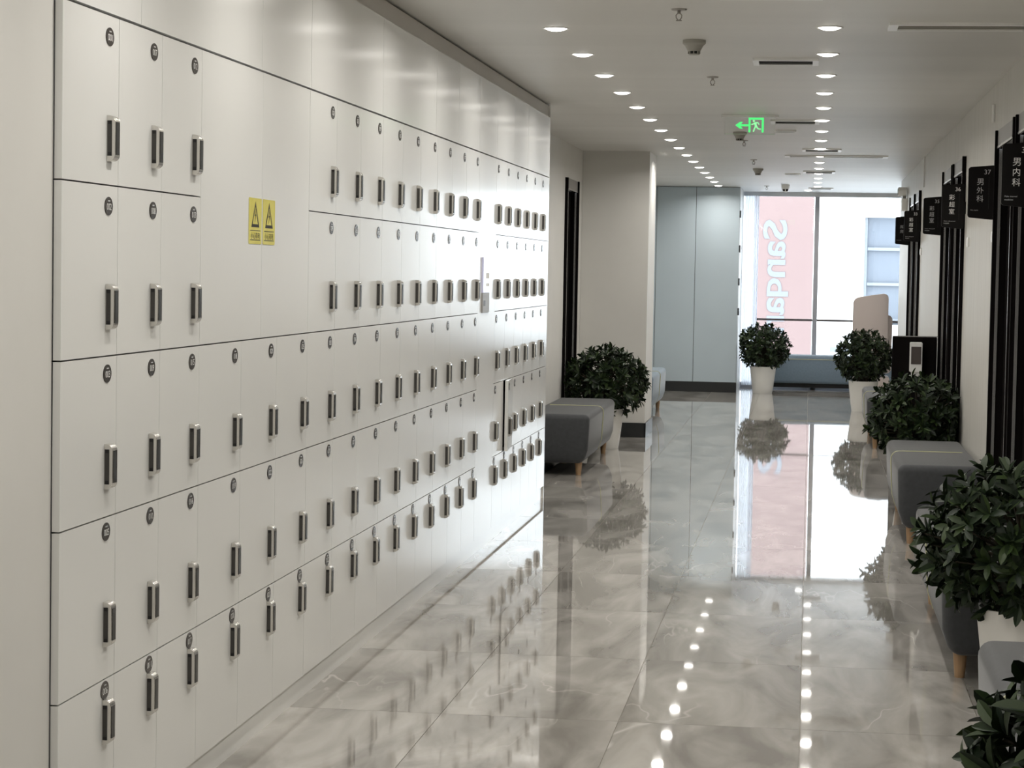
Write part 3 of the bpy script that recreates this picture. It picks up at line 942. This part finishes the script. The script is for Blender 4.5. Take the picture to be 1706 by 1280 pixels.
for y, lab in ((15.98 + 0.9, 'flat round ceiling speaker just beyond the exit sign'), (24.1, 'flat round ceiling speaker beyond the farthest smoke detector')):
    t = thing('ceiling_speaker', lab, 'speaker', (-0.22, y, CEIL), 0, 'ceiling speakers')
    MB().lathe([(0.085, 0), (0.083, -0.012), (0.075, -0.014)], 28).build('rim', M_WHITEP, t, True)
    MB().lathe([(0.075, -0.0142), (0.002, -0.0162)], 28).build('mesh_cover', M_GREYPL, t, True)

# exit sign
t = thing('exit_sign', 'clear hanging exit sign with green arrow and running figure', 'exit sign', (-0.438, 15.3, 2.455))
MB().box(-0.195, 0.195, -0.02, 0.02, 0.113, 0.130).build('mounting_bar', M_WHITEP, t, bevel=0.002)
pnl = MB().box(-0.172, 0.172, -0.004, 0.004, 0.002, 0.112).build('clear_panel', M_ACRYL, t)
for q in ((-0.174, -0.171, 0, 0.113), (0.171, 0.174, 0, 0.113)):
    MB().box(q[0], q[1], -0.005, 0.005, q[2], q[3]).build('edge', M_WHITEP, pnl)
MB().box(-0.171, 0.171, -0.005, 0.005, -0.001, 0.002).build('edge', mat('edge_greenish', (0.55, 0.75, 0.55), 0.3), pnl)
B = ((0, -0.0045, 0), (1, 0, 0), (0, 0, 1), (0, -1, 0))
ar = [(-0.100, 0.060), (-0.068, 0.083), (-0.048, 0.083), (-0.062, 0.067), (-0.010, 0.067), (-0.010, 0.053), (-0.062, 0.053), (-0.048, 0.037), (-0.068, 0.037)]
MB().prism(ar, B, 0, 0.001).build('arrow', M_GREEN, t)
for q in ((-0.010, 0.004, 0.012, 0.098), (0.080, 0.094, 0.012, 0.098), (-0.010, 0.094, 0.098, 0.112)):
    MB().prism([(q[0], q[2]), (q[1], q[2]), (q[1], q[3]), (q[0], q[3])], B, 0, 0.001).build('doorway_bar', M_GREEN, t)


def limb(mb, pts, w):
    for (xa, za), (xb, zb) in zip(pts[:-1], pts[1:]):
        dx, dz = xb - xa, zb - za
        l_ = math.hypot(dx, dz); px, pz = -dz / l_ * w / 2, dx / l_ * w / 2
        mb.prism([(xa + px, za + pz), (xb + px, zb + pz), (xb - px, zb - pz), (xa - px, za - pz)], B, 0, 0.001)


mn = MB().prism([(0.026 + 0.0075 * math.cos(a * PI / 6), 0.089 + 0.0075 * math.sin(a * PI / 6)) for a in range(12)], B, 0, 0.001)
limb(mn, [(0.034, 0.078), (0.042, 0.052)], 0.015)
limb(mn, [(0.034, 0.078), (0.018, 0.066), (0.008, 0.068)], 0.0065)
limb(mn, [(0.036, 0.078), (0.056, 0.078), (0.062, 0.064)], 0.0065)
limb(mn, [(0.040, 0.054), (0.030, 0.038), (0.024, 0.016)], 0.0085)
limb(mn, [(0.043, 0.054), (0.056, 0.036), (0.074, 0.034)], 0.0085)
mn.build('running_figure', M_GREENL, t)

# ------------------------------------------------------------------ outside the window
g_ = MB().box(-30, 30, 31, 90, -5.2, -5.0).build('pavement', M_GROUND)
struct(g_)
t = thing('building', 'overexposed white building facade opposite the window', 'building', (0, 60, -5))
MB().box(-25, 1.40, 0, 6, 0, 22).box(2.75, 25, 0, 6, 0, 22).box(1.40, 2.75, 0, 6, 8.06, 22).box(1.40, 2.75, 0, 6, 0, 3.0).build('facade', M_FACADE, t)
wn = MB().box(1.40, 2.75, 0.25, 0.35, 3.0, 8.06).build('window', M_BLUEPANE, t)
for z in (3.5, 4.4, 5.32, 6.28, 7.22):
    MB().box(1.49, 2.65, 0.14, 0.249, z - 0.04, z + 0.04).build('transom', M_BLUEFR, wn)
for x in (1.44, 2.70):
    MB().box(x - 0.04, x + 0.04, 0.14, 0.24, 3.0, 8.06).build('frame', M_BLUEFR, wn)
# lower annex with pale bands
MB().box(0.5, 8, -6, -0.1, 0, 5.2).build('annex', M_FACADE, t)
for z in (4.2, 4.65):
    MB().box(0.49, 8, -6.06, -5.99, z, z + 0.12).build('ledge', M_BLUEFR, t)
t = thing('signboard', 'tall signboard in glare-paled pink with pale sideways mirrored lettering outside the window', 'signboard', (-0.56, 46, -5))
MB().box(-0.62, 0.60, 0.0, 0.3, 0.0, 12).build('board', M_HAZEPINK, t)
# lettering runs downwards and is seen reversed
zc = 7.63
for ch, hgt in (('S', 0.44), ('a', 0.38), ('n', 0.38), ('q', 0.40), ('a', 0.38), ('n', 0.38)):
    wd = 0.50 if ch == 'S' else (0.44 if ch == 'q' else 0.37)
    xc = -0.19 if ch == 'S' else (-0.115 if ch == 'q' else -0.15)
    lm = text(ch, wd, (xc, -0.012, zc - hgt / 2), (0, 0, -1), (-1, 0, 0), w=hgt - 0.02, bold=0.02)
    lm.build('letter', M_LETTER, t)
    zc -= hgt

bpy.data.objects.remove(_to)
